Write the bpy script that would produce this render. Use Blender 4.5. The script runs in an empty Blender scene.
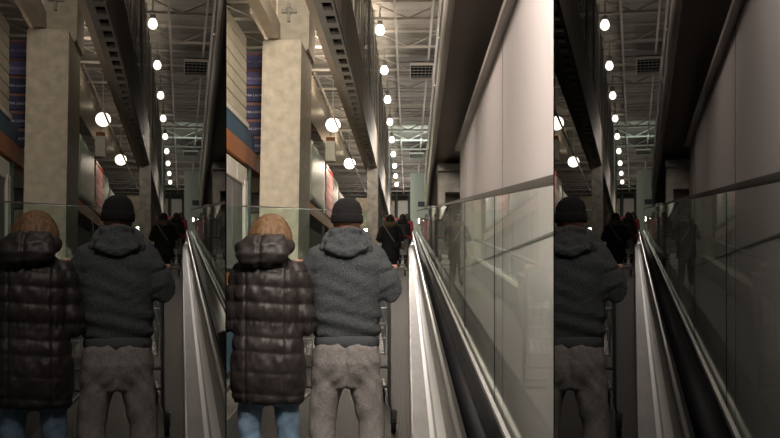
import bpy, bmesh, math, random
from mathutils import Vector, Matrix, noise, Euler
C = bpy.context.scene
COL = bpy.context.collection
# ------------------------------------------------------------------ camera, world, exposure
EYE = 1.67                                   # camera height over the lower hall floor
F = 50 / 36 * 780
cam = bpy.data.cameras.new('camera'); cam.lens = 50; cam.sensor_width = 36
cam.shift_y = 71 / 780; cam.clip_end = 300
co = bpy.data.objects.new('camera', cam); COL.objects.link(co)
co.location = (0, 0, EYE); co.rotation_euler = (math.pi / 2, 0, 0)
C.camera = co
w = bpy.data.worlds.new('world'); C.world = w; w.use_nodes = True
w.node_tree.nodes['Background'].inputs[0].default_value = (1.0, 0.9, 0.8, 1)
w.node_tree.nodes['Background'].inputs[1].default_value = 0.03
C.view_settings.view_transform = 'Standard'; C.view_settings.look = 'None'
C.view_settings.gamma = 1; C.view_settings.exposure = 0.0
try: C.view_settings.use_curve_mapping = False
except Exception: pass

SLOPE = 0.0711                               # rise of the moving walkway
EDGE = math.radians(8.61)                    # azimuth of the added dividers that keep the bays' light apart
def lamp(kind, loc, energy, size, color=(1, .86, .72), aim=None, size_y=None, spread=None):
    """an added light without a fixture, given in bay coordinates, dimmed with its bay"""
    az = math.atan2(loc[0], loc[1]) + BAY['az']
    if not (BAY['lo'] < az < BAY['hi']): return
    l = bpy.data.lights.new('added_light', kind); l.energy = energy * BAY['dim'] * (1.4 if BAY['key'] == 'right' and aim and aim[0] == .6 else 1); l.color = color
    if kind == 'AREA':
        l.shape = 'RECTANGLE'; l.size = size; l.size_y = size_y or size
        if spread: l.spread = math.radians(spread)
    else: l.shadow_soft_size = size
    o = bpy.data.objects.new('added_light', l); COL.objects.link(o)
    p = Vector((loc[0], loc[1], loc[2]))
    d = (Vector(aim) - p) if aim else Vector((0, 0, -1))
    M = BAY['M'] @ Matrix.Translation(p) @ d.to_track_quat('-Z', 'Y').to_matrix().to_4x4()
    o.matrix_world = M
BAYS = [dict(az=math.radians(0.952), lo=-EDGE, hi=EDGE, dim=1.0, where='in middle bay', key='middle'),
        dict(az=math.radians(-10.87), lo=math.radians(-24), hi=-EDGE, dim=0.23, where='in left bay', key='left'),
        dict(az=math.radians(12.70), lo=EDGE, hi=math.radians(26), dim=0.23, where='in right bay', key='right')]
for b in BAYS:
    b['M'] = Matrix.Rotation(-b['az'], 4, 'Z') @ Matrix.Translation((0, 0, EYE))
    e = 0.0015
    b['planes'] = [(Vector((math.cos(b['lo']) * e, -math.sin(b['lo']) * e, 0)), Vector((-math.cos(b['lo']), math.sin(b['lo']), 0))),
                   (Vector((-math.cos(b['hi']) * e, math.sin(b['hi']) * e, 0)), Vector((math.cos(b['hi']), -math.sin(b['hi']), 0)))]
BAY = BAYS[0]
def bay_lights():  # unseen fill lights added to brighten the bay, besides points for hanging lamps
    lamp('AREA', (-0.10, 3.3, 2.7), 52, 0.5, aim=(-0.25, 7.0, 0.2), size_y=.5, color=(1, .93, .86))  # added fill for the people's backs
    lamp('AREA', (-0.35, 5.2, 2.7), 24, 0.5, aim=(0.6, 7.6, -0.5), size_y=1.2, color=(1, .85, .74))  # added fill for the right wall
    lamp('AREA', (-0.25, 4.2, 2.0), 42, 0.5, aim=(0.6, 6.4, -1.2), size_y=.8, color=(1, .88, .8))
    lamp('AREA', (-0.45, 7.6, 2.9), 52, 0.4, aim=(0.6, 11.0, 0.0), size_y=1.0, color=(1, .85, .74))
    lamp('AREA', (-0.6, 11.0, 4.2), 80, 0.8, aim=(0.1, 14.5, 0), size_y=2.0, color=(1, .86, .78))
    lamp('AREA', (-0.5, 8.2, 2.5), 9, 0.3, aim=(0.5, 13.7, 0.9), color=(1, .88, .78), spread=50)  # added narrow fill for the pier
    lamp('AREA', (-1.6, 15.0, 5.6), 480, 1.0, aim=(-2.9, 22.0, 2.6), size_y=1.0, color=(1, .87, .72))  # added fill for the thick column and rack
    lamp('POINT', (-1.9, 17.5, 0.4), 150, .3, color=(1, .84, .68))  # added uplight for the girder underside
    lamp('POINT', (-2.5, 30.0, 6.0), 480, .25, color=(1, .84, .66))  # added to brighten the left hall roof
    lamp('POINT', (-0.5, 74.0, 4.6), 160, .25, color=(1, .9, .8))  # added fill for the distant rack
    lamp('POINT', (-1.7, 27.0, 5.9), 200, .25, color=(1, .8, .6))
    for n, Y in enumerate((34, 46, 58)): lamp('POINT', (-2.2, Y, 5.2), 170, .25, color=(1, .84, .66))
    for n in range(0, 9, 2):
        lamp('POINT', (0.25, 29.9 + 5.46 * n, 4.0), 150, .2, color=(1, .91, .82))
    lamp('AREA', (0.2, 50, 6.2), 110, 1.0, aim=(0.3, 72, 3), color=(.8, 1, .88))  # added greenish fill for the far end

# ------------------------------------------------------------------ materials
def mat(name, col, rough=.6, metal=0., var=.0, vscale=6., col2=None, bump=0., bscale=30., stretch=(1, 1, 1), emit=None, strength=0):
    m = bpy.data.materials.new(name); m.use_nodes = True; nt = m.node_tree; b = nt.nodes['Principled BSDF']
    b.inputs['Base Color'].default_value = (*col, 1); b.inputs['Roughness'].default_value = rough; b.inputs['Metallic'].default_value = metal
    if var or bump:
        tc = nt.nodes.new('ShaderNodeTexCoord'); mp = nt.nodes.new('ShaderNodeMapping'); mp.inputs['Scale'].default_value = stretch
        nt.links.new(tc.outputs['Object'], mp.inputs[0])
    if var:
        n = nt.nodes.new('ShaderNodeTexNoise'); n.inputs['Scale'].default_value = vscale; n.inputs['Detail'].default_value = 6
        nt.links.new(mp.outputs[0], n.inputs['Vector'])
        r = nt.nodes.new('ShaderNodeValToRGB'); r.color_ramp.elements[0].position = .3; r.color_ramp.elements[1].position = .7
        c2 = col2 or tuple(max(0, c * (1 - var)) for c in col)
        r.color_ramp.elements[0].color = (*c2, 1); r.color_ramp.elements[1].color = (*[min(1, c * (1 + var * .5)) for c in col], 1)
        nt.links.new(n.outputs[0], r.inputs[0]); nt.links.new(r.outputs[0], b.inputs['Base Color'])
    if bump:
        n2 = nt.nodes.new('ShaderNodeTexNoise'); n2.inputs['Scale'].default_value = bscale; n2.inputs['Detail'].default_value = 4
        nt.links.new(mp.outputs[0], n2.inputs['Vector'])
        bp = nt.nodes.new('ShaderNodeBump'); bp.inputs['Strength'].default_value = bump; bp.inputs['Distance'].default_value = .01
        nt.links.new(n2.outputs[0], bp.inputs['Height']); nt.links.new(bp.outputs[0], b.inputs['Normal'])
    if emit:
        b.inputs['Emission Color'].default_value = (*emit, 1); b.inputs['Emission Strength'].default_value = strength
    return m
def glass_mat(name, tint, fac, rough=.01):
    m = bpy.data.materials.new(name); m.use_nodes = True; nt = m.node_tree
    for n in list(nt.nodes): nt.nodes.remove(n)
    o = nt.nodes.new('ShaderNodeOutputMaterial'); mx = nt.nodes.new('ShaderNodeMixShader'); t = nt.nodes.new('ShaderNodeBsdfTransparent')
    g = nt.nodes.new('ShaderNodeBsdfGlossy'); g.inputs['Roughness'].default_value = rough; g.inputs['Color'].default_value = (.95, 1, .97, 1)
    t.inputs[0].default_value = (*tint, 1); mx.inputs[0].default_value = fac
    if name == 'balustrade_glass':           # reflects more at grazing angles
        lw = nt.nodes.new('ShaderNodeLayerWeight'); lw.inputs['Blend'].default_value = .5
        r = nt.nodes.new('ShaderNodeValToRGB'); e = r.color_ramp.elements
        e[0].position = .86; e[0].color = (.06, .06, .06, 1); e[1].position = .965; e[1].color = (.50, .50, .50, 1)
        nt.links.new(lw.outputs['Facing'], r.inputs[0]); nt.links.new(r.outputs[0], mx.inputs[0])
    nt.links.new(t.outputs[0], mx.inputs[1]); nt.links.new(g.outputs[0], mx.inputs[2]); nt.links.new(mx.outputs[0], o.inputs[0])
    return m
def wave_mat(name, c1, c2, scale, rough, metal, direction='X', bump=.5, spec=.5):
    m = mat(name, c1, rough, metal); nt = m.node_tree; b = nt.nodes['Principled BSDF']
    tc = nt.nodes.new('ShaderNodeTexCoord'); wv = nt.nodes.new('ShaderNodeTexWave'); wv.bands_direction = direction
    wv.inputs['Scale'].default_value = scale; nt.links.new(tc.outputs['Object'], wv.inputs['Vector'])
    r = nt.nodes.new('ShaderNodeValToRGB'); r.color_ramp.elements[0].color = (*c1, 1); r.color_ramp.elements[1].color = (*c2, 1)
    nt.links.new(wv.outputs[0], r.inputs[0]); nt.links.new(r.outputs[0], b.inputs['Base Color'])
    bp = nt.nodes.new('ShaderNodeBump'); bp.inputs['Strength'].default_value = bump; bp.inputs['Distance'].default_value = .004
    nt.links.new(wv.outputs[0], bp.inputs['Height']); nt.links.new(bp.outputs[0], b.inputs['Normal'])
    return m
def net_mat(name):
    m = mat(name, (.05, .047, .045), .8); nt = m.node_tree; b = nt.nodes['Principled BSDF']
    tc = nt.nodes.new('ShaderNodeTexCoord'); mp = nt.nodes.new('ShaderNodeMapping'); mp.inputs['Scale'].default_value = (1, .9, .12)
    nt.links.new(tc.outputs['Object'], mp.inputs[0])
    n = nt.nodes.new('ShaderNodeTexNoise'); n.inputs['Scale'].default_value = 5; n.inputs['Detail'].default_value = 8
    nt.links.new(mp.outputs[0], n.inputs['Vector'])
    r = nt.nodes.new('ShaderNodeValToRGB'); r.color_ramp.elements[0].position = .42; r.color_ramp.elements[1].position = .6
    r.color_ramp.elements[0].color = (.42, .42, .42, 1); r.color_ramp.elements[1].color = (.93, .93, .93, 1)
    nt.links.new(n.outputs[0], r.inputs[0]); nt.links.new(r.outputs[0], b.inputs['Alpha'])
    return m
M = dict(
    wall=mat('white_wall_panel', (.74, .68, .655), .5, var=.04, vscale=2, bump=.12, bscale=90),
    wallseam=mat('wall_seam', (.25, .23, .21), .6),
    trim=mat('wall_trim', (.50, .45, .41), .45),
    gap_shade=mat('gap_shade_dark', (.05, .043, .038), .7),
    soffit=mat('soffit_panel', (.20, .165, .14), .6, var=.12, vscale=1.2),
    steel=mat('brushed_steel', (.62, .60, .56), .28, 1, var=.12, vscale=5, stretch=(8, .4, 8), bump=.05, bscale=60),
    edge=mat('satin_steel_edge', (.62, .57, .51), .42, .5, var=.35, vscale=.5),
    deck=mat('brushed_steel_deck', (.30, .29, .27), .42, .7, var=.18, vscale=3, stretch=(10, .5, 10)),
    strip=mat('pale_deck_strip', (.60, .59, .555), .3, .2),
    black=mat('black_trim', (.03, .027, .025), .4),
    rubber=mat('black_rubber', (.007, .007, .008), .5, bump=.1, bscale=60, stretch=(1, .05, 1)),
    tread=wave_mat('ribbed_tread', (.02, .018, .018), (.07, .063, .059), 18, .55, .0, 'X'),
    glassR=glass_mat('balustrade_glass', (.975, 1, .985), .10),
    glassL=glass_mat('clear_glass', (.90, .97, .94), .07),
    cap=mat('dark_bronze_cap', (.07, .05, .04), .35, .3, var=.5, vscale=3),
    concrete=mat('rough_concrete', (.50, .455, .37), .85, var=.22, vscale=5, bump=.7, bscale=14),
    concrete2=mat('grey_concrete', (.34, .315, .27), .85, var=.4, vscale=6, bump=.9, bscale=10),
    beam=mat('painted_beam', (.60, .52, .42), .7, var=.1, vscale=3),
    girder=mat('grey_girder_paint', (.30, .285, .25), .55, var=.2, vscale=2),
    girderside=mat('taupe_girder_cladding', (.42, .37, .30), .6, var=.25, vscale=1.5, bump=.2, bscale=20),
    cavity=mat('girder_cavity_shade', (.025, .022, .02), .8),
    net=net_mat('safety_net'),
    roof=mat('roof_deck', (.36, .335, .305), .6, var=.08, vscale=1),
    truss=mat('truss_paint', (.58, .55, .50), .55),
    floor=mat('concrete_floor', (.20, .19, .175), .5, var=.2, vscale=1),
    vent=mat('vent_dark', (.02, .021, .02), 1),
    orange=mat('orange_beam_paint', (.36, .11, .02), .6, var=.25, vscale=2),
    green=mat('dark_green_upright', (.03, .07, .055), .5),
    carton=mat('pale_carton', (.55, .50, .40), .75, var=.2, vscale=4),
    kraft=mat('kraft_carton', (.40, .30, .19), .8, var=.15, vscale=4),
    white=mat('white_board', (.68, .66, .60), .6, var=.1, vscale=6),
    grey=mat('grey_carton', (.17, .17, .18), .6, var=.4, vscale=3),
    blue=mat('blue_wrap', (.02, .08, .16), .8),
    navy=mat('navy_print', (.03, .035, .12), .5),
    purple=mat('purple_print', (.20, .18, .42), .45),
    rust=mat('orange_brown_print', (.30, .12, .08), .5),
    letter=mat('white_print', (.8, .8, .85), .5),
    wrap=mat('clear_pallet_wrap', (.42, .52, .45), .45, var=.35, vscale=3, stretch=(1, 1, 2.5), bump=.8, bscale=6),
    pink=mat('pink_red_packs', (.45, .08, .10), .5, var=.5, vscale=6, col2=(.75, .5, .45)),
    greenwall=mat('pale_green_wall', (.55, .60, .54), .6),
    backwall=mat('taupe_back_wall', (.26, .24, .21), .7),
    sign=mat('dark_sign', (.02, .03, .03), .5),
    hoodie=mat('heather_grey_fleece', (.080, .088, .090), .95, var=.8, vscale=110, bump=.8, bscale=110, col2=(.045, .052, .057)),
    hood2=mat('grey_rib_knit', (.09, .10, .105), .95, bump=.5, bscale=120),
    sweat=mat('warm_grey_sweatpants', (.33, .305, .285), .95, var=.2, vscale=50, bump=.5, bscale=70),
    nylon=mat('dark_brown_nylon', (.031, .025, .0235), .5, bump=.25, bscale=18, stretch=(1, 1, 1.6)),
    blackcoat=mat('black_coat', (.008, .008, .009), .75),
    navyc=mat('navy_trousers', (.012, .014, .02), .8),
    jeans=mat('blue_denim', (.20, .31, .42), .85, var=.35, vscale=14, bump=.3, bscale=120),
    knit=mat('black_knit', (.011, .011, .012), .95, var=.3, vscale=60, bump=.8, bscale=90),
    fur=mat('tan_fur', (.22, .15, .09), .95, var=.6, vscale=60, bump=1, bscale=80),
    hair=mat('auburn_hair', (.25, .145, .07), .5, var=.5, vscale=26, stretch=(3, 3, .35), col2=(.12, .06, .024), bump=.6, bscale=50),
    darkhair=mat('dark_hair', (.03, .02, .015), .5),
    skin=mat('skin', (.55, .27, .18), .5),
    shoe=mat('dark_shoe', (.03, .03, .03), .6),
    sole=mat('pale_sole', (.5, .5, .48), .6),
    chrome=mat('cart_wire', (.42, .42, .42), .35, .6),
    cartred=mat('red_handle_plastic', (.45, .03, .03), .4),
    maroon=mat('dark_red_cloth', (.20, .02, .03), .85),
    tyre=mat('grey_caster_tyre', (.04, .04, .04), .6),
    strap=mat('grey_strap', (.25, .24, .22), .7),
    dome=mat('lamp_housing', (.35, .33, .3), .5),
)
def glow(key, col, s):
    k = key + BAY['key']
    if k not in M: M[k] = mat('lit_' + k, (.9, .9, .9), emit=col, strength=s * (1 if BAY['key'] == 'middle' else .3))
    return M[k]

# ------------------------------------------------------------------ mesh helpers
def box(bm, x0, x1, y0, y1, z0, z1, s=0.0):
    """box; s lets the ends follow the walkway's slope"""
    v = [bm.verts.new((x, y, z + s * y)) for x in (x0, x1) for y in (y0, y1) for z in (z0, z1)]
    for f in ((0, 1, 3, 2), (4, 6, 7, 5), (0, 4, 5, 1), (2, 3, 7, 6), (0, 2, 6, 4), (1, 5, 7, 3)):
        bm.faces.new([v[i] for i in f])
def nb(*a, **k):
    bm = bmesh.new()
    if a: box(bm, *a, **k)
    return bm
def tube(bm, pts, r, n=8, caps=True):
    pts = [Vector(p) for p in pts]; rs = r if isinstance(r, (list, tuple)) else [r] * len(pts)
    rings = []
    for i, p in enumerate(pts):
        d = (pts[min(i + 1, len(pts) - 1)] - pts[max(i - 1, 0)]).normalized()
        a = d.cross(Vector((0, 0, 1)) if abs(d.z) < .9 else Vector((0, 1, 0))).normalized(); b = d.cross(a)
        rings.append([bm.verts.new(p + (a * math.cos(t) + b * math.sin(t)) * rs[i]) for t in [2 * math.pi * k / n for k in range(n)]])
    for q in range(len(rings) - 1):
        for k in range(n): bm.faces.new((rings[q][k], rings[q][(k + 1) % n], rings[q + 1][(k + 1) % n], rings[q + 1][k]))
    if caps: bm.faces.new(rings[0][::-1]); bm.faces.new(rings[-1])
def limb(bm, pts, rs, n=14):
    """a tapering limb with rounded ends, ready to be fused"""
    P = [Vector(p) for p in pts]; Q = []; R = []
    for i in range(len(P) - 1):
        for k in range(5):
            t = k / 5; Q.append(P[i].lerp(P[i + 1], t)); R.append(rs[i] * (1 - t) + rs[i + 1] * t)
    Q.append(P[-1]); R.append(rs[-1])
    d0 = (Q[0] - Q[1]).normalized(); d1 = (Q[-1] - Q[-2]).normalized()
    Q = [Q[0] + d0 * R[0] * .9, Q[0] + d0 * R[0] * .6] + Q + [Q[-1] + d1 * R[-1] * .6, Q[-1] + d1 * R[-1] * .9]
    R = [R[0] * .4, R[0] * .8] + R + [R[-1] * .8, R[-1] * .4]
    tube(bm, Q, R, n)
def loft(bm, rings, n=24, p=2.4):
    """stack of super-ellipse rings (cx, cy, z, rx, ry)"""
    L = []
    for (cx, cy, z, rx, ry) in rings:
        r = []
        for k in range(n):
            t = 2 * math.pi * k / n; c, s = math.cos(t), math.sin(t)
            r.append(bm.verts.new((cx + rx * math.copysign(abs(c) ** (2 / p), c), cy + ry * math.copysign(abs(s) ** (2 / p), s), z)))
        L.append(r)
    for q in range(len(L) - 1):
        for k in range(n): bm.faces.new((L[q][k], L[q][(k + 1) % n], L[q + 1][(k + 1) % n], L[q + 1][k]))
    bm.faces.new(L[0][::-1]); bm.faces.new(L[-1])
def ball(bm, c, r, u=18, v=12):
    sx, sy, sz = r if isinstance(r, tuple) else (r, r, r)
    bmesh.ops.create_uvsphere(bm, u_segments=u, v_segments=v, radius=1, matrix=Matrix.Translation(c) @ Matrix.Diagonal((sx, sy, sz, 1)))
def fuse(bm, size, smooth=4):
    """fuse overlapping shapes into one continuous surface"""
    bmesh.ops.recalc_face_normals(bm, faces=bm.faces)
    me = bpy.data.meshes.new('t'); bm.to_mesh(me); o = bpy.data.objects.new('t', me); COL.objects.link(o)
    r = o.modifiers.new('r', 'REMESH'); r.mode = 'VOXEL'; r.voxel_size = size
    if smooth: s = o.modifiers.new('s', 'SMOOTH'); s.iterations = smooth; s.factor = .5
    dg = bpy.context.evaluated_depsgraph_get(); out = bmesh.new(); out.from_mesh(o.evaluated_get(dg).to_mesh())
    bpy.data.objects.remove(o); bpy.data.meshes.remove(me)
    out.normal_update(); return out
def displace(bm, fn):
    bm.normal_update(); mv = [(v, v.co + v.normal * fn(v.co, v.normal)) for v in bm.verts]
    for v, c in mv: v.co = c
    return bm
def text_bm(s, size, M4):
    cu = bpy.data.curves.new('t', 'FONT'); cu.body = s; cu.size = size; cu.extrude = .002; cu.align_x = 'CENTER'; cu.resolution_u = 2
    o = bpy.data.objects.new('t', cu); COL.objects.link(o); dg = bpy.context.evaluated_depsgraph_get()
    me = bpy.data.meshes.new_from_object(o.evaluated_get(dg)); bm = bmesh.new(); bm.from_mesh(me); bm.transform(M4)
    bpy.data.objects.remove(o); bpy.data.curves.remove(cu); bpy.data.meshes.remove(me); return bm
# ------------------------------------------------------------------ linking, with each bay ending at its added dividers
MATS = {}
ROOTS = []
def prep(bm, W):
    """trim a mesh where it meets the bay's added dividers; None if nothing is left"""
    Wi = W.inverted()
    for pc, pn in BAY['planes']:
        c = Wi @ pc; nrm = (Wi.to_3x3() @ pn).normalized()
        ds = [(v.co - c).dot(nrm) for v in bm.verts]
        if not ds: return None
        if max(ds) <= 0: continue
        if min(ds) >= 0: return None
        r = bmesh.ops.bisect_plane(bm, geom=bm.verts[:] + bm.edges[:] + bm.faces[:], plane_co=c, plane_no=nrm, clear_outer=True)
        ed = [g for g in r['geom_cut'] if isinstance(g, bmesh.types.BMEdge)]
        if ed:
            try: bmesh.ops.holes_fill(bm, edges=ed, sides=0)
            except Exception: pass
    return bm if len(bm.verts) > 3 else None
def put(name, bm, material, parent=None, loc=(0, 0, 0), rz=0, rx=0, smooth=False, keep=False):
    if parent is None: L = Matrix.Translation(loc) @ Matrix.Rotation(rz, 4, 'Z') @ Matrix.Rotation(rx, 4, 'X'); W = BAY['M'] @ L
    else: W = MATS[parent.name]
    if keep: bm = bm.copy()
    bm = prep(bm, W)
    if bm is None: return None
    bmesh.ops.recalc_face_normals(bm, faces=bm.faces) if len(bm.faces) < 4000 else None
    me = bpy.data.meshes.new(name); bm.to_mesh(me); bm.free(); me.materials.append(material)
    if smooth:
        for p in me.polygons: p.use_smooth = True
    o = bpy.data.objects.new(name, me); COL.objects.link(o); MATS[o.name] = W
    if parent is None: o.matrix_world = W; ROOTS.append(o)
    else: o.parent = parent
    return o
def thing(name, label, cat, loc=(0, 0, 0), rz=0, rx=0, group=None):
    o = bpy.data.objects.new(name, None); COL.objects.link(o); o.empty_display_size = .1
    W = BAY['M'] @ Matrix.Translation(loc) @ Matrix.Rotation(rz, 4, 'Z') @ Matrix.Rotation(rx, 4, 'X')
    o.matrix_world = W; MATS[o.name] = W; ROOTS.append(o)
    return tag(o, label, cat, group)
def tag(o, label, cat, group=None):
    if o is None: return None
    o['label'] = label + ' ' + BAY['where']; o['category'] = cat
    if group: o['group'] = group + ' ' + BAY['where']
    return o
def struct(name, bm, m, smooth=False, part=None):
    o = put(name, bm, m, part, smooth=smooth)
    if o and part is None: o['kind'] = 'structure'
    return o
CACHE = {}
def cached(key, fn):
    if key not in CACHE: CACHE[key] = fn()
    return CACHE[key]
def yaw(x, y): return 0
# ------------------------------------------------------------------ the building
def build_shell():
    struct('floor', nb(-14, 14, 1.5, 84, -1.77, -1.67), M['floor'])
    struct('floor_upper', nb(-1.35, 14, 45.0, 84, 1.33, 1.53), M['floor'])
    # corrugated roof deck
    bm = bmesh.new(); y = 12.0; prof = []
    while y < 84: prof += [(y, 7.62), (y + .38, 7.62), (y + .44, 7.66), (y + .78, 7.66)]; y += .84
    A = [bm.verts.new((-14, a, b)) for a, b in prof]; B = [bm.verts.new((14, a, b)) for a, b in prof]
    A2 = [bm.verts.new((-14, a, b + .03)) for a, b in prof]; B2 = [bm.verts.new((14, a, b + .03)) for a, b in prof]
    for i in range(len(prof) - 1):
        bm.faces.new((A[i], A[i + 1], B[i + 1], B[i])); bm.faces.new((A2[i], B2[i], B2[i + 1], A2[i + 1]))
    struct('ceiling', bm, M['roof'])
    struct('wall_back', nb(-14, 14, 83.5, 83.8, -1.67, 8), M['backwall'])
    # right wall with its seams, picture-height joint and top ledge
    w_ = struct('wall_right', nb(.62, .72, 2.8, 12.9, -1.67, 1.68), M['wall'])
    if w_:
        for Y in (7.07, 11.6):
            struct('seam', nb(.6165, .621, Y, Y + .03, -1.67, 1.66), M['wallseam'], part=w_)
        struct('seam', nb(.6165, .621, 2.8, 12.9, .238, .25), M['wallseam'], part=w_)
    struct('trim_1', nb(.56, .64, 2.8, 12.9, 1.65, 1.695), M['trim'])
    struct('shade_backing_right', nb(2.3, 2.4, 2.8, 30, -1.67, 4), M['gap_shade'])  # added dark backing that stands in for shade above the wall
    struct('wall_right_rear', nb(1.2, 1.3, 17.9, 84, -1.67, 8), M['backwall'])
def build_upper_walkway():
    t = thing('overhead_walkway', 'dark sloping walkway underside overhead with bright steel edge', 'walkway', (0, 0, 0))
    hs = 2.62
    put('soffit', nb(.334, 2.28, 6.2, 17.6, hs, hs + .25, s=-SLOPE), M['soffit'], t)
    bm = bmesh.new()
    pr = [(.334, hs - .02), (.31, hs - .035), (.285, hs - .03), (.27, hs), (.27, hs + .06), (.334, hs + .06)]
    a = [bm.verts.new((x, 6.2, z - SLOPE * 6.2)) for x, z in pr]; b = [bm.verts.new((x, 17.6, z - SLOPE * 17.6)) for x, z in pr]
    for i in range(6): bm.faces.new((a[i], a[(i + 1) % 6], b[(i + 1) % 6], b[i]))
    bm.faces.new(a[::-1]); bm.faces.new(b)
    put('steel_edge', bm, M['edge'], t)
    put('fascia', nb(.275, .30, 6.2, 17.6, hs + .06, hs + .22, s=-SLOPE), M['girder'], t)
    Y = 6.2
    while Y < 17.4:
        put('fascia_panel', nb(.262, .29, Y + .02, min(Y + 1.55, 17.6), hs + .22, hs + .46, s=-SLOPE), M['strip'], t); Y += 1.57
def build_right_concrete():
    t = thing('concrete_pier', 'rough grey concrete pier with niche past the white wall', 'pillar', (.5, 13.7, -1.67))
    def b(*a): return nb(a[0] - .5, a[1] - .5, a[2] - 13.7, a[3] - 13.7, a[4] + 1.67, a[5] + 1.67)
    put('cap', b(.375, .86, 13.62, 14.3, 1.50, 1.59), M['concrete2'], t)
    put('lintel', b(.385, .86, 13.72, 14.25, 1.24, 1.50), M['concrete2'], t)
    put('pillar', b(.385, .47, 13.7, 14.25, -1.67, 1.24), M['concrete2'], t)
    put('niche_back', b(.47, .86, 14.1, 14.25, -1.67, 1.24), M['concrete2'], t)
    put('niche_sill', b(.47, .86, 13.75, 14.1, -1.67, .98), M['concrete2'], t)
def build_girder():
    t = thing('steel_girder', 'long dark overhead girder with a row of square holes underneath', 'beam', (-1, 11, 3.5))
    def nbg(x0, x1, y0, y1, z0, z1): return nb(x0 + 1, x1 + 1, y0 - 11, y1 - 11, z0 - 3.5, z1 - 3.5)
    bm = nbg(-1.147, -1.055, 11, 56, 3.5, 3.56); box(bm, .065, .11, 0, 45, 0, .06)
    y = 0.
    while y < 45: box(bm, -.055, .065, y, y + .26, 0, .06); y += .64
    box(bm, -.147, -.10, 0, 45, .06, .5)
    put('perforated_flange', bm, M['girder'], t)
    put('cavity_shade', nbg(-1.10, -.91, 11, 56, 3.62, 4.4), M['cavity'], t)  # near-black fill painting the shade inside the open girder
    put('side_cladding', nbg(-.905, -.885, 11, 56, 3.5, 4.53), M['girderside'], t)
    n = thing('safety_net', 'grey safety netting strung above the long overhead girder', 'net', (-.9, 13, 4.55))
    put('netting', nb(-.004, .004, 0, 46, 0, 2.6), M['net'], n)
    for i in range(12): y = 1.0 + 3.7 * i; put('post', nb(-.03, .02, y, y + .12, 0, 2.9), M['girder'], n)
    put('cable', nb(-.012, .012, 0, 46, 2.58, 2.61), M['truss'], n)
def build_columns():
    t = thing('concrete_column', 'tall thick concrete column beyond the left glass', 'column', (-2.63, 22, -1.67))
    def ring(z, x0, x1, y0, y1): return [(x0 + 2.63, y0 - 22, z + 1.67), (x1 + 2.63, y0 - 22, z + 1.67), (x1 + 2.63, y1 - 22, z + 1.67), (x0 + 2.63, y1 - 22, z + 1.67)]
    def col(bm, r0, r1):
        a = [bm.verts.new(p) for p in r0]; b = [bm.verts.new(p) for p in r1]
        for i in range(4): bm.faces.new((a[i], a[(i + 1) % 4], b[(i + 1) % 4], b[i]))
        bm.faces.new(a[::-1]); bm.faces.new(b)
        bmesh.ops.bevel(bm, geom=bm.edges[:], offset=.03, segments=2, affect='EDGES')
    bm = bmesh.new(); col(bm, ring(-1.67, -3.09, -2.28, 22, 24.5), ring(5.10, -2.96, -2.17, 22, 24.5)); put('shaft', bm, M['concrete'], t)
    bm = bmesh.new(); col(bm, ring(5.10, -2.78, -2.12, 23.0, 24.6), ring(7.6, -2.74, -2.06, 23.0, 24.6)); put('upper_shaft', bm, M['concrete'], t)
    bm = bmesh.new(); box(bm, -2.56 + 2.63, -2.50 + 2.63, .90, 1.0, 7.36, 7.76); box(bm, -2.68 + 2.63, -2.36 + 2.63, .90, 1.0, 7.55, 7.63)
    ball(bm, (.11, .95, 7.6), .08); put('bracket', bm, M['girder'], t)
    tag(put('concrete_beam', nb(-.25, -.02, 0, 11.5, 0, .35), M['beam'], loc=(-2.6, 10.7, 5.12)), 'pale overhead beam running to the top of the thick column', 'beam')
    tag(put('concrete_beam', nb(-.02, .25, 0, 45, 0, .8), M['beam'], loc=(-1.42, 12, 4.05)), 'pale overhead beam running along the left of the perforated girder', 'beam')
    tag(put('concrete_column', nb(-.15, .15, 0, .7, 0, 5.16), M['concrete2'], loc=(-1.02, 31, -1.67)), 'slim grey column holding up the perforated girder', 'column')
    tag(put('concrete_column', nb(-.22, .22, 0, .8, 0, 4.9), M['concrete'], loc=(-1.62, 38, -1.67)), 'pale column farther off behind the black knit cap', 'column')
    tag(put('ceiling_beam', nb(-.3, .3, 0, 30, 0, .45), M['beam'], loc=(-3.35, 25, 6.4)), 'pale overhead beam behind the thick column, above the wrapped pallets', 'beam')
    tag(put('overhead_pipe', (lambda b: (tube(b, [(0, 0, 0), (0, 30, 0)], .035), b)[1])(bmesh.new()), M['truss'], loc=(-2.15, 25, 5.0), smooth=True), 'thin pale pipe running overhead through the left hall', 'pipe')
ORD = 'nearest second third fourth fifth sixth seventh eighth ninth tenth eleventh twelfth thirteenth fourteenth fifteenth sixteenth seventeenth eighteenth nineteenth farthest'.split()
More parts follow.
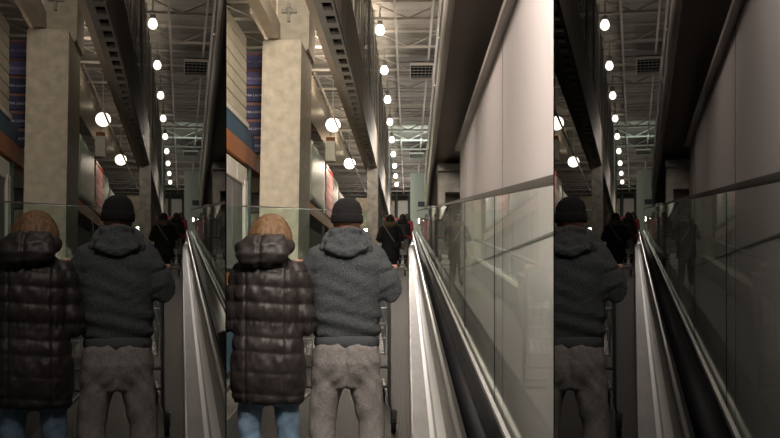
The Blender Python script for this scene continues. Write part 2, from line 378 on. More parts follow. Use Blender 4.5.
def build_roof():
    for i in range(20):
        Y = 18.5 + 3.3 * i; bm = bmesh.new(); L = 2.0
        xs = [-8 + L * k for k in range(9)]
        box(bm, -8, 8, -.03, .03, -.52, -.45); box(bm, -8, 8, -.03, .03, -.06, 0)
        for k in range(8):
            tube(bm, [(xs[k], 0, -.48), (xs[k] + L / 2, 0, -.03)], .022, 5); tube(bm, [(xs[k] + L / 2, 0, -.03), (xs[k + 1], 0, -.48)], .022, 5)
        tag(put('roof_truss', bm, M['truss'], loc=(0, Y, 7.60)), ORD[i] + ' open-web roof truss counted from the camera', 'truss', 'roof trusses')
    for x, s in ((-.32, 'left'), (.62, 'right')):
        tag(put('roof_tie', nb(-.03, .03, 0, 66, 0, .05), M['truss'], loc=(x, 17, 7.02)), 'thin tie bar running lengthwise under the trusses on the ' + s, 'tie bar')
    for i, (y, l, nm) in enumerate(((33.3, 2.3, 'nearer'), (55.0, 2.2, 'farther'))):
        t = thing('roof_vent', nm + ' dark square grille in the roof', 'vent', (.43, y, 6.90))
        put('recess', nb(-.36, .36, 0, l, .08, .12), M['vent'], t)
        bm = bmesh.new(); box(bm, -.37, .37, -.05, 0, 0, .08); box(bm, -.37, .37, l, l + .05, 0, .08); box(bm, -.37, -.34, 0, l, 0, .08); box(bm, .34, .37, 0, l, 0, .08)
        put('frame', bm, M['truss'], t)
        for k in range(1, 5): put('slat', nb(-.34, .34, l * k / 5, l * k / 5 + .02, .03, .05), M['dome'], t)
        for k in range(1, 6): put('slat', nb(-.36 + .12 * k, -.354 + .12 * k, 0, l, .03, .06), M['dome'], t)
    for n in range(9):
        t = thing('hanging_lamp', ORD[n] + ' glowing bulb of the roof row, counted from the camera', 'lamp', (-.746, 28.84 + 5.27 * n, 6.95), group='row of roof lamps')
        bm = bmesh.new(); tube(bm, [(0, 0, .28), (0, 0, .10)], .07, 10); put('housing', bm, M['dome'], t)
        bm = bmesh.new(); tube(bm, [(0, 0, .69), (0, 0, .28)], .02, 6); put('hook', bm, M['dome'], t)
        bm = bmesh.new(); loft(bm, [(0, 0, -.16, .05, .05), (0, 0, -.12, .10, .10), (0, 0, -.05, .125, .125), (0, 0, .03, .11, .11), (0, 0, .12, .06, .06)], 16, 2)
        put('bulb', bm, glow('bulb', (1, .90, .76), 7), t, smooth=True)
    for n, (x, y, z, r) in enumerate(((-2.7, 39, 5.95, .26), (-2.72, 50.5, 5.9, .26))):
        t = thing('dome_lamp', 'large glowing dome lamp hanging in the left hall, ' + ('nearer of two', 'farther of two')[n], 'lamp', (x, y, z))
        bm = bmesh.new(); ball(bm, (0, 0, 0), (r, r, r * .95)); put('globe', bm, glow('dome', (1, .92, .74), 9), t, smooth=True)
        bm = bmesh.new(); tube(bm, [(0, 0, r * .8), (0, 0, 1.6)], .025, 6); put('rod', bm, M['truss'], t)
        bm = bmesh.new(); tube(bm, [(0, 0, r * .75), (0, 0, r * 1.2)], [.14, .08], 10); put('cap', bm, M['dome'], t)
    t = thing('ceiling_heater', 'white box unit with orange top hanging from beam', 'heater', (-2.95, 41, 4.9))
    put('body', nb(-.18, .18, 0, .5, 0, .75), M['white'], t); put('top', nb(-.16, .16, .05, .45, .75, .9), M['orange'], t)
    bm = bmesh.new(); tube(bm, [(0, .25, .9), (0, .25, 1.2)], .02, 6); put('rod', bm, M['truss'], t)
def build_far_end():
    t = thing('wall_column', 'pale green square pillar with a small dark sign at the far end', 'pillar', (.6, 60, 1.53))
    put('shaft', nb(-.47, .47, 0, 1.2, 0, 4.95), M['greenwall'], t)
    put('sign', nb(-.05, .36, -.05, 0, 3.08, 3.36), M['sign'], t)
    t = thing('pallet_rack', 'distant pallet rack with red beams against the back wall', 'rack', (-.5, 79, 1.53))
    for x in (-1.3, -.33, .55): put('upright', nb(x - .05, x + .05, 0, 1.1, 0, 5.6), M['green'], t)
    for z in (1.7, 3.55): put('beam', nb(-1.3, .6, -.03, .07, z, z + .18), M['cartred'], t)
    k = 0
    for z, nm in ((1.9, 'middle'), (3.75, 'top'), (0.02, 'bottom')):
        for x, sd in ((-1.2, 'leftmost'), (-.25, 'right-hand')):
            bm = nb(0, .38 if x < -1 else .74, 0, 1.0, 0, 1.25 if z > 1 else 1.3)
            bmesh.ops.bevel(bm, geom=bm.edges[:], offset=.03, segments=1, affect='EDGES')
            tag(put('boxed_pallet', bm, M['white'] if (k + int(z)) % 2 == 0 else M['carton'], loc=(-.5 + x + (.35 if x < -1 else 0), 79.05, 1.53 + z)), sd + ' pale boxed load on the %s level of the distant rack' % nm, 'boxes')
            k += 1
def build_rack():
    X = -3.3
    t = thing('pallet_rack', 'tall pallet rack with orange beams beyond left glass', 'rack', (X, 16, -1.67))
    for Y in (16.0, 22.6, 29.2, 35.8, 42.4, 49.0, 57):
        put('upright', nb(-.10, 0, Y - 16, Y - 15.88, 0, 4.6), M['green'], t)
    for z in (.10, 2.57): put('beam', nb(-.08, .02, 0, 41, z + 1.67, z + 1.67 + (.37 if z > 1 else .22)), M['orange'], t)
    put('decking', nb(-1.1, -.08, 0, 41, 2.80 + 1.67, 2.86 + 1.67), M['grey'], t)
    # long flat cartons, stacked
    z = 3.45; k = 0
    names = ('lowest', 'second', 'third', 'fourth', 'fifth', 'sixth', 'seventh')
    while z < 5.0:
        bm = nb(0, .55, 0, 5.5, 0, .235); bmesh.ops.bevel(bm, geom=bm.edges[:], offset=.012, segments=1, affect='EDGES')
        tag(put('long_carton', bm, M['carton'], loc=(X - .55, 16.6, z)), names[k] + ' long pale carton of the rack stack, from below', 'carton'); z += .247; k += 1
    bm = nb(-.5, .02, 16.4 - 16, 6.3, 0, .10); tag(put('pallet_tray', bm, M['white'], loc=(X, 16, 3.33)), 'white tray edge under the stacked long cartons', 'tray')
    tag(put('blue_pallet', nb(-.5, .0, .4, 7.2, 0, .36), M['blue'], loc=(X, 16, 2.95)), 'blue wrapped pallet on the orange rack beam', 'pallet')
    # laundry boxes
    z = 3.10
    for k in range(6):
        t = thing('laundry_box', ('lowest', 'second', 'third', 'fourth', 'fifth', 'topmost')[k] + ' printed laundry box beside the thick column', 'box', (-3.38, 24.2, z), group=None)
        h = .36
        put('carton', nb(-.30, .22, 0, .6, 0, h), M['purple'] if k > 3 else M['navy'], t)
        put('band', nb(-.30, .22, -.006, 0, h * .80, h * .95), M['rust'], t)
        put('lettering', text_bm('ULTRA LAUNDRY', .075, Matrix.Translation((-.04, -.008, h * .3)) @ Matrix.Rotation(math.pi / 2, 4, 'X')), M['letter'], t)
        z += .375
    # below the beam
    for k in range(3):
        tag(put('white_carton', nb(-.4, .03, 0, 1.25, 0, .34), M['white'], loc=(X, 18.1 + 1.3 * k, 2.12)), ('nearest', 'middle', 'farthest')[k] + ' small white carton under the orange beam', 'carton')
    for k in range(3):
        tag(put('grey_carton', nb(-.6, .0, 0, 1.15, 0, 1.7), M['grey'], loc=(X, 17.9 + 1.2 * k, .40)), ('nearest', 'middle', 'farthest')[k] + ' tall grey carton under the white cartons on the rack', 'carton')
    tag(put('white_post', nb(-.06, .0, 0, .35, 0, 3.6), M['strip'], loc=(X + .05, 21.6, -1.4)), 'pale corner board leaning at the end of the grey cartons', 'board')
    for k in range(4):
        tag(put('shelf_carton', nb(-.5, .0, 0, .5, 0, .42), M['carton'] if k % 2 else M['grey'], loc=(X + .05, 25.0, .9 + .45 * k)), ('lowest', 'second', 'third', 'top')[k] + ' small carton in the gap left of the thick column', 'carton')
    for k in range(3):
        bm = nb(-.8, 0, 0, 6.5, 0, 1.35); bmesh.ops.bevel(bm, geom=bm.edges[:], offset=.05, segments=2, affect='EDGES')
        tag(put('floor_pallet', bm, (M['blue'], M['grey'], M['kraft'])[k], loc=(X, 17 + 7 * k, -1.55)), ('blue', 'grey', 'brown')[k] + ' loaded pallet on the hall floor under the rack', 'pallet')
    # wrapped loads past the column
    for k, (y0, y1, h, m_, nm) in enumerate(((30.5, 36.0, 2.1, 'wrap', 'nearest'), (36.6, 43.0, 2.05, 'wrap', 'second'), (47.6, 51.2, 1.95, 'wrap', 'third'), (51.8, 56.0, 1.7, 'white', 'farthest'))):
        bm = nb(-.9, 0, 0, y1 - y0, 0, h)
        bmesh.ops.subdivide_edges(bm, edges=bm.edges[:], cuts=7, use_grid_fill=True)
        displace(bm, lambda c, n: .05 * noise.noise(Vector((c.x * 3, c.y * .9 + k * 9, c.z * 3))))
        tag(put('wrapped_pallet', bm, M[m_], loc=(X, y0, 3.06), smooth=True), nm + ' shrink-wrapped load on the high rack shelf', 'pallet')
    t = thing('pink_pack_pallet', 'pallet of pink-red packs between wrapped loads', 'pallet', (X, 43.3, 3.06))
    for j in range(6): put('pack_layer', nb(-.8, .03, .05, 3.9, .31 * j, .31 * j + .29), M['pink'], t)
    put('top_tray', nb(-.8, .05, 0, 4, 1.87, 1.98), M['cartred'], t)
def rb(x0, x1, h_top, h_bot, Y0=2.0, Y1=45.0): return nb(x0, x1, Y0, Y1, -h_bot, -h_top, s=SLOPE)
def build_walkway():
    t = thing('moving_walkway', 'long inclined moving walkway with black handrails and glass sides', 'walkway', (0, 0, 0))
    put('tread_belt', rb(-1.09, .02, 1.67, 1.72), M['tread'], t)
    Y = 2.3; 
    put('skirt_panel', rb(.02, .03, 1.25, 1.72), M['steel'], t)
    put('skirt_panel', rb(-1.10, -1.09, 1.25, 1.72), M['steel'], t)
    d = put('inner_deck', rb(.02, .262, 1.25, 1.29), M['deck'], t)
    put('deck_strip', rb(.122, .148, 1.242, 1.25), M['strip'], d or t)
    put('deck_strip', rb(.163, .212, 1.242, 1.25), M['strip'], d or t)
    put('inner_deck', rb(-1.26, -1.10, 1.25, 1.29), M['deck'], t)
    put('balustrade_skirt', rb(.262, .278, .82, 1.29), M['black'], t)
    def rail(x, w, nm='handrail'):
        bm = bmesh.new(); pr = [(w * math.cos(t), .045 * math.sin(t) if math.sin(t) > 0 else .035 * math.sin(t)) for t in [2 * math.pi * (k + .5) / 22 for k in range(22)]]
        a = [bm.verts.new((x + u, 2.0, v - .79 + SLOPE * 2)) for u, v in pr]; b = [bm.verts.new((x + u, 45.0, v - .79 + SLOPE * 45)) for u, v in pr]
        for i in range(len(pr)): bm.faces.new((a[i], a[(i + 1) % len(pr)], b[(i + 1) % len(pr)], b[i]))
        bm.faces.new(a[::-1]); bm.faces.new(b)
        return put(nm, bm, M['rubber'], t, smooth=True)
    rail(.270, .062); rail(-1.255, .036)
    put('rail_guide', rb(.186, .202, .84, .88), M['steel'], t)
    put('outer_deck', rb(.335, .352, .77, .90), M['strip'], t)
    Y = 2.13
    while Y < 44:
        Y1 = min(Y + 2.40, 45)
        put('glass_panel', rb(.360, .364, -.071, 1.6, Y + .006, Y1), M['glassR'], t)
        put('glass_joint', rb(.3605, .3635, -.071, 1.6, Y - .012, Y + .004), M['vent'], t)
        put('glass_panel', rb(-1.302, -1.298, -.050, 1.25, Y + .008, Y1), M['glassL'], t)
        Y += 2.42
    put('top_rail', rb(.348, .376, -.092, -.071), M['cap'], t)
    put('top_rail', rb(-1.312, -1.288, -.062, -.050), M['cap'], t)
    put('outer_cladding', rb(-1.33, -1.30, 1.25, 2.4), M['girder'], t)

# ------------------------------------------------------------------ people
def hand_bm(T, side):
    """a relaxed gripping hand; T places the wrist, fingers run along +y and curl down"""
    bm = bmesh.new()
    limb(bm, [(0, -.05, 0), (0, .01, 0)], [.024, .026], 10)
    loft_pts = [(-.03, .03), (-.01, .035), (.012, .034), (.032, .028)]
    for i, (x, _) in enumerate(loft_pts): limb(bm, [(x * .7, .0, 0), (x, .075, .004)], [.017, .014], 8)
    for i, x in enumerate((-.033, -.011, .011, .032)):
        l = (.9, 1.05, 1.0, .8)[i]
        limb(bm, [(x, .075, .004), (x, .075 + .036 * l, -.004), (x, .075 + .044 * l, -.034), (x, .075 + .018 * l, -.052)], [.0105, .0095, .009, .0078], 8)
    s = -side
    limb(bm, [(s * .022, .012, -.004), (s * .048, .045, -.018), (s * .04, .078, -.036)], [.014, .011, .009], 8)
    b = fuse(bm, .0045, 1); b.transform(T); return b
def aim_mat(frm, to):
    d = (Vector(to) - Vector(frm)).normalized(); x = d.cross(Vector((0, 0, 1))).normalized(); z = x.cross(d)
    m = Matrix((x, d, z)).transposed().to_4x4(); m.translation = to; return m
def join(a, b):
    me = bpy.data.meshes.new('j'); b.to_mesh(me); a.from_mesh(me); bpy.data.meshes.remove(me); b.free(); return a
def body_bm(h, arms, voxel=.012, hands=True, tilt=0., wide=1.0):
    """one continuous figure, feet at the origin, facing +y; arms = [(shoulder, elbow, wrist)] x 2"""
    k = h / 1.75; bm = bmesh.new()
    S = lambda p: Vector(p) * k
    loft(bm, [(0, 0, .80 * k, .12 * k, .09 * k), (0, 0, .88 * k, .16 * k, .105 * k), (0, 0, 1.02 * k, .14 * k, .095 * k), (0, 0, 1.2 * k, .155 * k, .10 * k),
              (0, 0, 1.36 * k, .17 * k * wide, .10 * k), (0, 0, 1.44 * k, .12 * k * wide, .075 * k), (0, .005, 1.48 * k, .06 * k, .055 * k)])
    limb(bm, [S((0, .005, 1.44)), S((0, .02, 1.54))], [.056 * k, .052 * k])
    ball(bm, S((0, .03, 1.635)), (.076 * k, .096 * k, .115 * k)); ball(bm, S((0, .055, 1.575)), (.056 * k, .06 * k, .055 * k))
    limb(bm, [S((0, .118, 1.64)), S((0, .135, 1.605))], [.010 * k, .014 * k], 8)          # nose
    limb(bm, [S((-.02, .112, 1.568)), S((.02, .112, 1.568))], [.009 * k, .009 * k], 8)     # mouth
    for s in (-1, 1):
        ball(bm, S((s * .031, .108, 1.645)), .014 * k, 8, 6)                              # eye
        ball(bm, S((s * .079, .02, 1.625)), (.012 * k, .024 * k, .034 * k), 10, 8)        # ear
        limb(bm, [S((s * .075, 0, .86)), S((s * .118, .010, .48)), S((s * .14, -.01, .08))], [.075 * k, .050 * k, .034 * k])
        limb(bm, [S((s * .11, -.03, .045)), S((s * .125, .14, .035))], [.034 * k, .030 * k])
    for sh, el, wr in arms:
        limb(bm, [sh, el, wr], [.048 * k, .040 * k, .026 * k])
    b = fuse(bm, voxel, 2)
    if hands:
        for i, (sh, el, wr) in enumerate(arms): b = join(b, hand_bm(aim_mat(el, wr), 1 if wr[0] > 0 else -1))
    return b
def folds(a, f=(3, 3, 14), seed=0):
    return lambda c, n: a * (noise.noise(Vector((c.x * f[0] + seed, c.y * f[1], c.z * f[2] + c.x * f[2] * .5))) + .5 * noise.noise(Vector((c.x * f[0] * 2.5 + seed, c.y * 6, c.z * f[2] * 2 - c.x * 12))))
MAN_ARMS = [(Vector((-.175, 0, 1.405)), Vector((-.262, .02, 1.185)), Vector((-.335, .42, 1.345))), (Vector((.175, 0, 1.405)), Vector((.268, -.02, 1.175)), Vector((.272, .42, 1.315)))]
WOM_ARMS = [(Vector((-.16, 0, 1.30)), Vector((-.20, -.02, 1.0)), Vector((-.15, .32, .99))), (Vector((.17, 0, 1.30)), Vector((.222, -.01, .985)), Vector((.20, .34, .98)))]
def man_parts():
    P = {}
    P['body'] = body_bm(1.72, MAN_ARMS)
    bm = bmesh.new()   # hoodie
    loft(bm, [(0, 0, .84, .175, .125), (0, 0, .90, .208, .15), (0, -.01, 1.0, .218, .155), (0, -.012, 1.12, .218, .155), (0, -.015, 1.24, .228, .158), (0, -.015, 1.34, .232, .15),
              (0, -.01, 1.41, .205, .125), (0, 0, 1.465, .13, .095), (0, 0, 1.50, .085, .08)], 32)
    for (sh, el, wr) in MAN_ARMS:
        s = 1 if wr.x > 0 else -1
        limb(bm, [sh + Vector((-s * .015, 0, -.01)), (sh + el) / 2 + Vector((s * .008, -.005, 0)), el + Vector((s * .01, -.01, 0)), el.lerp(wr, .5), el.lerp(wr, .93)], [.085, .083, .080, .066, .046])
    h = fuse(bm, .011, 6)
    fl = folds(.012, (4, 4, 15), 3)
    displace(h, lambda c, n: fl(c, n) + .006 * math.sin(c.z * 60 + 14 * c.x) * (1 if c.z < 1.05 else .25))
    P['hoodie'] = h
    bm = bmesh.new(); loft(bm, [(0, 0, .815, .196, .14), (0, 0, .835, .208, .15), (0, 0, .875, .207, .15), (0, 0, .89, .196, .14)], 48); P['hem_band'] = bm
    bm = bmesh.new()  # hood lying on the back
    loft(bm, [(0, -.10, 1.385, .05, .03), (0, -.115, 1.40, .11, .05), (0, -.11, 1.44, .14, .065), (0, -.085, 1.49, .135, .08), (0, -.05, 1.53, .115, .09), (0, -.02, 1.56, .10, .085), (0, 0, 1.575, .085, .075)], 28)
    limb(bm, [(-.14, -.07, 1.44), (-.125, -.03, 1.52), (-.09, .04, 1.555)], [.028, .028, .026]); limb(bm, [(.14, -.07, 1.44), (.125, -.03, 1.52), (.09, .04, 1.555)], [.028, .028, .026])
    limb(bm, [(-.11, -.155, 1.44), (0, -.17, 1.405), (.11, -.155, 1.44)], [.026, .03, .026]); limb(bm, [(-.09, -.11, 1.545), (0, -.13, 1.56), (.09, -.11, 1.545)], [.018, .02, .018])
    h = fuse(bm, .009, 3); fl2 = folds(.012, (8, 8, 22), 9); displace(h, fl2); P['hood'] = h
    bm = bmesh.new()  # sweatpants
    loft(bm, [(0, 0, .56, .13, .10), (0, 0, .62, .195, .13), (0, -.01, .72, .215, .15), (0, -.01, .82, .205, .145), (0, 0, .88, .18, .125)], 32)
    for s in (-1, 1):
        limb(bm, [(s * .10, -.01, .76), (s * .128, .0, .56), (s * .158, .01, .36), (s * .162, 0, .10)], [.116, .104, .088, .080])
    h = fuse(bm, .012, 4); fl3 = folds(.017, (9, 5, 6), 20)
    displace(h, lambda c, n: fl3(c, n) * .8 + .0035 * math.sin((c.z * 1.1 + abs(c.x) * 1.2) * 42 + 3 * noise.noise(c * 6)) * math.exp(-((c.z - .62) / .16) ** 2) - .014 * math.exp(-(c.x / .018) ** 2) * (1 if n.y < 0 else 0)); P['sweatpants'] = h
    bm = bmesh.new(); loft(bm, [(0, .022, 1.615, .092, .11), (0, .022, 1.635, .099, .117), (0, .022, 1.66, .099, .117), (0, .022, 1.70, .094, .112), (0, .02, 1.735, .078, .095), (0, .02, 1.76, .045, .055), (0, .02, 1.768, .012, .016)], 36, 2.1)
    displace(bm, folds(.008, (10, 10, 20), 5)); P['knit_cap'] = bm
    bm = bmesh.new(); loft(bm, [(0, .022, 1.605, .097, .115), (0, .022, 1.615, .104, .122), (0, .022, 1.65, .105, .123), (0, .022, 1.665, .098, .116)], 36, 2.1); P['cap_cuff'] = bm
    bm = bmesh.new()
    for s in (-1, 1): limb(bm, [(s * .15, -.05, .055), (s * .165, .17, .045)], [.05, .044])
    P['shoes'] = bm
    return P
def woman_parts():
    P = {}
    P['body'] = body_bm(1.62, WOM_ARMS, wide=.93)
    seams = [1.315, 1.215, 1.115, 1.00, .905, .815, .69, .555, .50]
    def puff(z):
        for a, b in zip(seams, seams[1:]):
            if b <= z <= a: t = (a - z) / (a - b); return math.sin(math.pi * t) ** .55
        return .6
    bm = bmesh.new()
    loft(bm, [(0, 0, .50, .215, .15), (0, 0, .58, .232, .165), (0, -.01, .70, .232, .17), (0, -.01, .84, .222, .16), (0, -.005, .96, .208, .148), (0, -.01, 1.08, .208, .150), (0, -.01, 1.2, .212, .15),
              (0, -.01, 1.30, .20, .135), (0, 0, 1.37, .15, .105), (0, 0, 1.42, .10, .09)], 36, 2.6)
    for (sh, el, wr) in WOM_ARMS:
        limb(bm, [sh, (sh + el) / 2, el, el.lerp(wr, .55), el.lerp(wr, .93)], [.078, .078, .080, .066, .05])
    h = fuse(bm, .010, 3); fl = folds(.010, (14, 14, 11), 2)
    displace(h, lambda c, n: (.014 if c.z > 1 else .009) * (puff(c.z + .01 * math.sin(c.x * 9)) - .6) + fl(c, n) + .0045 * math.sin(c.x * 190 + 3 * noise.noise(c * 20)) * math.exp(-((c.z - 1.0) / .028) ** 2) - .010 * (math.exp(-((abs(c.x) - .125) / .007) ** 2) if n.y < -.2 else 0))
    P['puffer_coat'] = h
    bm = bmesh.new()
    loft(bm, [(-.02, -.13, 1.31, .06, .03), (-.02, -.15, 1.335, .135, .055), (-.02, -.15, 1.39, .165, .075), (-.015, -.12, 1.45, .15, .09), (-.01, -.07, 1.50, .12, .09), (0, -.02, 1.52, .10, .08)], 30)
    limb(bm, [(.11, -.09, 1.42), (.13, -.02, 1.45), (.08, .08, 1.46)], [.045, .042, .035]); limb(bm, [(-.16, -.10, 1.42), (-.15, -.02, 1.45), (-.08, .08, 1.46)], [.045, .042, .035])
    h = fuse(bm, .009, 2); fl2 = folds(.012, (9, 9, 14), 7); displace(h, lambda c, n: fl2(c, n) - .015 * math.exp(-((c.x + .03) / .012) ** 2)); bmesh.ops.translate(h, verts=h.verts, vec=(0, 0, .022)); P['coat_hood'] = h
    bm = bmesh.new()
    loft(bm, [(.01, .0, 1.44, .100, .09), (.012, .0, 1.46, .130, .115), (.012, .005, 1.50, .142, .128), (.012, .01, 1.545, .141, .134), (.01, .015, 1.59, .130, .130), (.01, .02, 1.63, .110, .115), (.01, .02, 1.66, .082, .088), (.01, .02, 1.678, .048, .052), (.01, .02, 1.684, .012, .014)], 56, 2.0)
    bmesh.ops.subdivide_edges(bm, edges=bm.edges[:], cuts=1, smooth=.8, use_grid_fill=True)
    displace(bm, lambda c, n: .0035 * noise.noise(Vector((c.x * 60, c.y * 60, c.z * 7))) + .010 * noise.noise(c * 8)); bmesh.ops.scale(bm, verts=bm.verts, vec=(.95, .97, .99)); P['hair'] = bm
    bm = bmesh.new(); loft(bm, [(0, 0, .48, .15, .10), (0, 0, .60, .17, .12), (0, 0, .75, .17, .12)], 24)
    for s in (-1, 1): limb(bm, [(s * .10, 0, .6), (s * .118, .01, .42), (s * .12, 0, .12)], [.085, .078, .062])
    h = fuse(bm, .011, 3); displace(h, folds(.010, (6, 6, 14), 30)); P['jeans'] = h
    bm = bmesh.new()
    for s in (-1, 1): limb(bm, [(s * .11, -.04, .05), (s * .125, .14, .04)], [.043, .038])
    P['shoes'] = bm
    return P
def far_parts(seed):
    h = 1.62
    if seed == 0: arms = [(Vector((-.17, 0, 1.30)), Vector((-.27, -.02, 1.06)), Vector((-.2, .28, 1.08))), (Vector((.17, 0, 1.30)), Vector((.27, -.02, 1.06)), Vector((.2, .28, 1.08)))]
    else: arms = [(Vector((-.16, 0, 1.30)), Vector((-.2, -.02, 1.03)), Vector((-.17, .22, .95))), (Vector((.16, 0, 1.30)), Vector((.2, -.02, 1.03)), Vector((.17, .22, .95)))]
    P = {'body': body_bm(h, arms, voxel=.016)}
    bm = bmesh.new(); loft(bm, [(0, 0, .58, .20, .15), (0, 0, .72, .23, .16), (0, 0, .95, .20, .15), (0, 0, 1.2, .21, .15), (0, 0, 1.32, .19, .13), (0, 0, 1.40, .10, .09)], 28)
    for (sh, el, wr) in arms: limb(bm, [sh, el, el.lerp(wr, .9)], [.078, .07, .05])
    bmh = fuse(bm, .016, 3); displace(bmh, folds(.012, (5, 5, 12), seed)); P['coat'] = bmh
    bm = bmesh.new(); ball(bm, (0, -.09, 1.40), (.15, .08, .07)); ball(bm, (-.11, 0, 1.42), (.05, .1, .05)); ball(bm, (.11, 0, 1.42), (.05, .1, .05)); bmh = fuse(bm, .014, 2)
    displace(bmh, lambda c, n: .02 * noise.noise(c * 30)); P['fur_collar'] = bmh
    bm = bmesh.new(); ball(bm, (0, .02, 1.53), (.10, .115, .115)); limb(bm, [(0, -.05, 1.5), (0, -.08, 1.42)], [.07, .05]); P['hair'] = fuse(bm, .014, 2)
    bm = bmesh.new(); loft(bm, [(0, 0, .55, .13, .10), (0, 0, .75, .16, .12)], 20)
    for s in (-1, 1): limb(bm, [(s * .085, 0, .6), (s * .10, .01, .1)], [.085, .058])
    P['trousers'] = fuse(bm, .014, 2)
    bm = bmesh.new(); 
    for s in (-1, 1): limb(bm, [(s * .105, -.04, .05), (s * .12, .13, .04)], [.042, .038])
    P['shoes'] = bm
    return P
def person(parts, mats, loc, label, rz=0):
    b = put('person', parts['body'], mats['body'], loc=loc, rz=rz, smooth=True, keep=True)
    if b is None: return None
    tag(b, label, 'person'); made = {}
    sub = {'hem_band': 'hoodie', 'hood': 'hoodie', 'cap_cuff': 'knit_cap', 'coat_hood': 'puffer_coat', 'fur_collar': 'coat'}
    for n, bm in parts.items():
        if n == 'body': continue
        made[n] = put(n, bm, mats[n], made.get(sub.get(n)) or b, smooth=True, keep=True)
    return b
def slope_at(Y, h=1.67): return -h + SLOPE * Y
def build_people():
    mp = cached('man', man_parts); wp = cached('woman', woman_parts)
    person(mp, dict(body=M['skin'], hoodie=M['hoodie'], hem_band=M['hood2'], hood=M['hoodie'], sweatpants=M['sweat'], knit_cap=M['knit'], cap_cuff=M['knit'], shoes=M['shoe']),
           (-.390, 6.9, slope_at(6.9)), 'person in black knit cap, grey hoodie and sweatpants pushing a cart')
    person(wp, dict(body=M['skin'], puffer_coat=M['nylon'], coat_hood=M['nylon'], hair=M['hair'], jeans=M['jeans'], shoes=M['shoe']),
           (-.865, 6.7, slope_at(6.7)), 'person with auburn bob, dark quilted coat and blue jeans')
    fp = cached('far0', lambda: far_parts(0)); fq = cached('far1', lambda: far_parts(1))
    fm = dict(body=M['skin'], coat=M['blackcoat'], fur_collar=M['fur'], hair=M['darkhair'], trousers=M['navyc'], shoes=M['shoe'])
    a = person(fp, fm, (-.41, 25, slope_at(25)), 'person up ahead in black coat with fur collar and bag strap')
    if a:
        bm = bmesh.new(); pts = [(-.13 + .03 * 0, -.165, 1.36), (-.02, -.178, 1.18), (.10, -.178, 1.0)]
        tube(bm, pts, .014, 6); put('bag_strap', bm, M['strap'], a)
        bm = bmesh.new(); loft(bm, [(.14, -.16, .84, .10, .05), (.14, -.17, .9, .12, .06), (.14, -.17, 1.0, .11, .05)], 16); put('shoulder_bag', bm, M['blackcoat'], a)
    fm2 = dict(fm); fm2['fur_collar'] = M['blackcoat']; fm2['coat'] = M['navy'] if False else M['blackcoat']
    person(fq, fm2, (-.17, 34, slope_at(34)), 'person in plain dark coat just beyond the fur collar')
    fm3 = dict(fm2); fm3['coat'] = M['maroon']
    person(fq, fm3, (-.04, 43, slope_at(43)), 'distant person in red top near the walkway head')
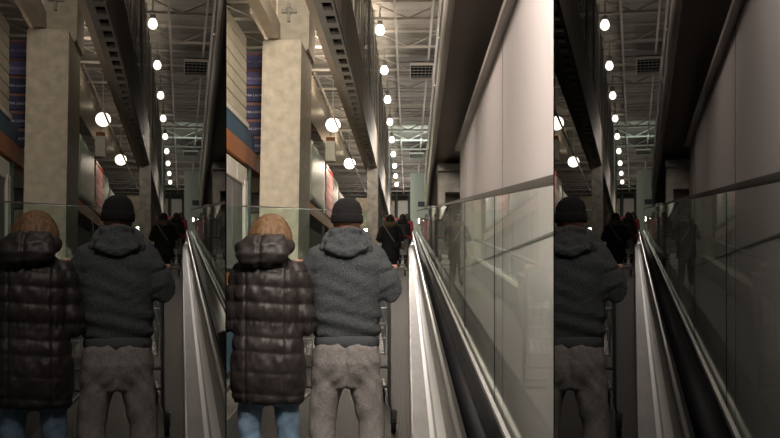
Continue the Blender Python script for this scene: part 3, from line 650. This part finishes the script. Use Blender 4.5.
# ------------------------------------------------------------------ shopping carts
def build_cart(loc, label, w=.69, top=1.20, hy=.58):
    t = thing('shopping_cart', label, 'shopping cart', loc, rx=math.atan(SLOPE))
    hw = w / 2; L = 1.35
    bm = bmesh.new(); tube(bm, [(-hw - .02, -hy, top + .10), (hw + .02, -hy, top + .10)], .016, 10)
    put('handle', bm, M['cartred'], t, smooth=True)
    bm = bmesh.new()
    for s in (-1, 1):
        tube(bm, [(s * hw, -hy, top + .10), (s * hw, -.06, top + .04), (s * hw, .04, top - .04), (s * (hw + .0), .12, .40), (s * (hw + .0), .25, .22), (s * (hw + .02), .22, .15)], .014, 8)
        tube(bm, [(s * hw, .25, .22), (s * (hw - .08), L + .2, .20), (s * (hw - .08), L + .2, .15)], .013, 8)
    tube(bm, [(-hw, .16, .36), (hw, .16, .36)], .012, 8); tube(bm, [(-hw, .10, .52), (hw, .10, .52)], .012, 8); tube(bm, [(-hw + .08, L + .2, .2), (hw - .08, L + .2, .2)], .012, 8)
    put('frame', bm, M['chrome'], t, smooth=True)
    bm = bmesh.new(); b0 = .62
    def P(x, y, z):  # basket narrows to the front
        k = y / L; zz = b0 + (z) * (top - b0); return (x * hw * (1 - .22 * k) * (.9 + .1 * z), y + .06 * (1 - z), zz + .08 * k * (1 - z) - .05 * k * z)
    for j in range(6):
        z = j / 5; tube(bm, [P(-1, 0, z), P(1, 0, z), P(1, L, z), P(-1, L, z), P(-1, 0, z)], .007 if j == 5 else .0035, 5)
    for i in range(15):
        x = -1 + 2 * i / 14; tube(bm, [P(x, 0, 1), P(x, 0, 0), P(x, L, 0), P(x, L, 1)], .003, 5)
    for i in range(1, 18):
        y = L * i / 18; tube(bm, [P(-1, y, 1), P(-1, y, 0), P(1, y, 0), P(1, y, 1)], .003, 5)
    put('wire_basket', bm, M['chrome'], t)
    bm = bmesh.new()
    for i in range(9): x = -hw * .8 + hw * 1.6 * i / 8; tube(bm, [(x, .02, top - .02), (x, .20, .80)], .0035, 5)
    tube(bm, [(-hw * .85, .20, .80), (hw * .85, .20, .80)], .006, 6); put('child_seat', bm, M['chrome'], t)
    for sx, y in ((-1, .24), (1, .24), (-1, L + .2), (1, L + .2)):
        x = sx * (hw + .03 if y < 1 else hw - .08)
        bm = bmesh.new(); tube(bm, [(x - .018, y, .088), (x + .018, y, .088)], .088, 20); wh = put('wheel', bm, M['tyre'], t)
        bm = bmesh.new(); box(bm, x - .026, x - .019, y - .02, y + .02, .07, .17); box(bm, x + .019, x + .026, y - .02, y + .02, .07, .17); box(bm, x - .026, x + .026, y - .02, y + .02, .155, .17)
        tube(bm, [(x - .03, y, .075), (x + .03, y, .075)], .012, 8); put('fork', bm, M['chrome'], wh or t)
def build_carts():
    build_cart((-.485, 8.02, slope_at(8.02)), 'wire shopping cart pushed by the person in grey hoodie')
    build_cart((-.30, 27.2, slope_at(27.2)), 'wire shopping cart ahead of the distant black coat', w=.6, top=1.0, hy=.12)
def divider(sgn, name):  # added partition sheet, edge-on to the camera, blocks light between bays
    az = sgn * EDGE; d = Vector((math.sin(az), math.cos(az), 0)); n = Vector((math.cos(az), -math.sin(az), 0)) * .0014
    bm = bmesh.new(); a, b = d * 2.6, d * 84
    v = [bm.verts.new((p + q * n + Vector((0, 0, z)))) for p in (a, b) for q in (-1, 1) for z in (0, 9.6)]
    for f in ((0, 1, 3, 2), (4, 6, 7, 5), (0, 4, 5, 1), (2, 3, 7, 6), (0, 2, 6, 4), (1, 5, 7, 3)): bm.faces.new([v[i] for i in f])
    bmesh.ops.recalc_face_normals(bm, faces=bm.faces)
    me = bpy.data.meshes.new(name); bm.to_mesh(me); me.materials.append(M['divider']); o = bpy.data.objects.new(name, me); COL.objects.link(o); o['kind'] = 'structure'
M['vent'].node_tree.nodes['Principled BSDF'].inputs['Specular IOR Level'].default_value = 0
M['rubber'].node_tree.nodes['Principled BSDF'].inputs['Specular IOR Level'].default_value = .1
M['divider'] = mat('black_divider', (.02, .018, .016), .7)
divider(-1, 'added_divider_left'); divider(1, 'added_divider_right')
for BAY in BAYS: bay_lights()
for BAY in BAYS: build_shell()
for BAY in BAYS:
    build_walkway(); build_upper_walkway(); build_right_concrete(); build_girder(); build_columns(); build_roof(); build_far_end(); build_rack()
    build_people(); build_carts()
for o in list(ROOTS):
    if o.type == 'EMPTY' and not o.children: bpy.data.objects.remove(o)
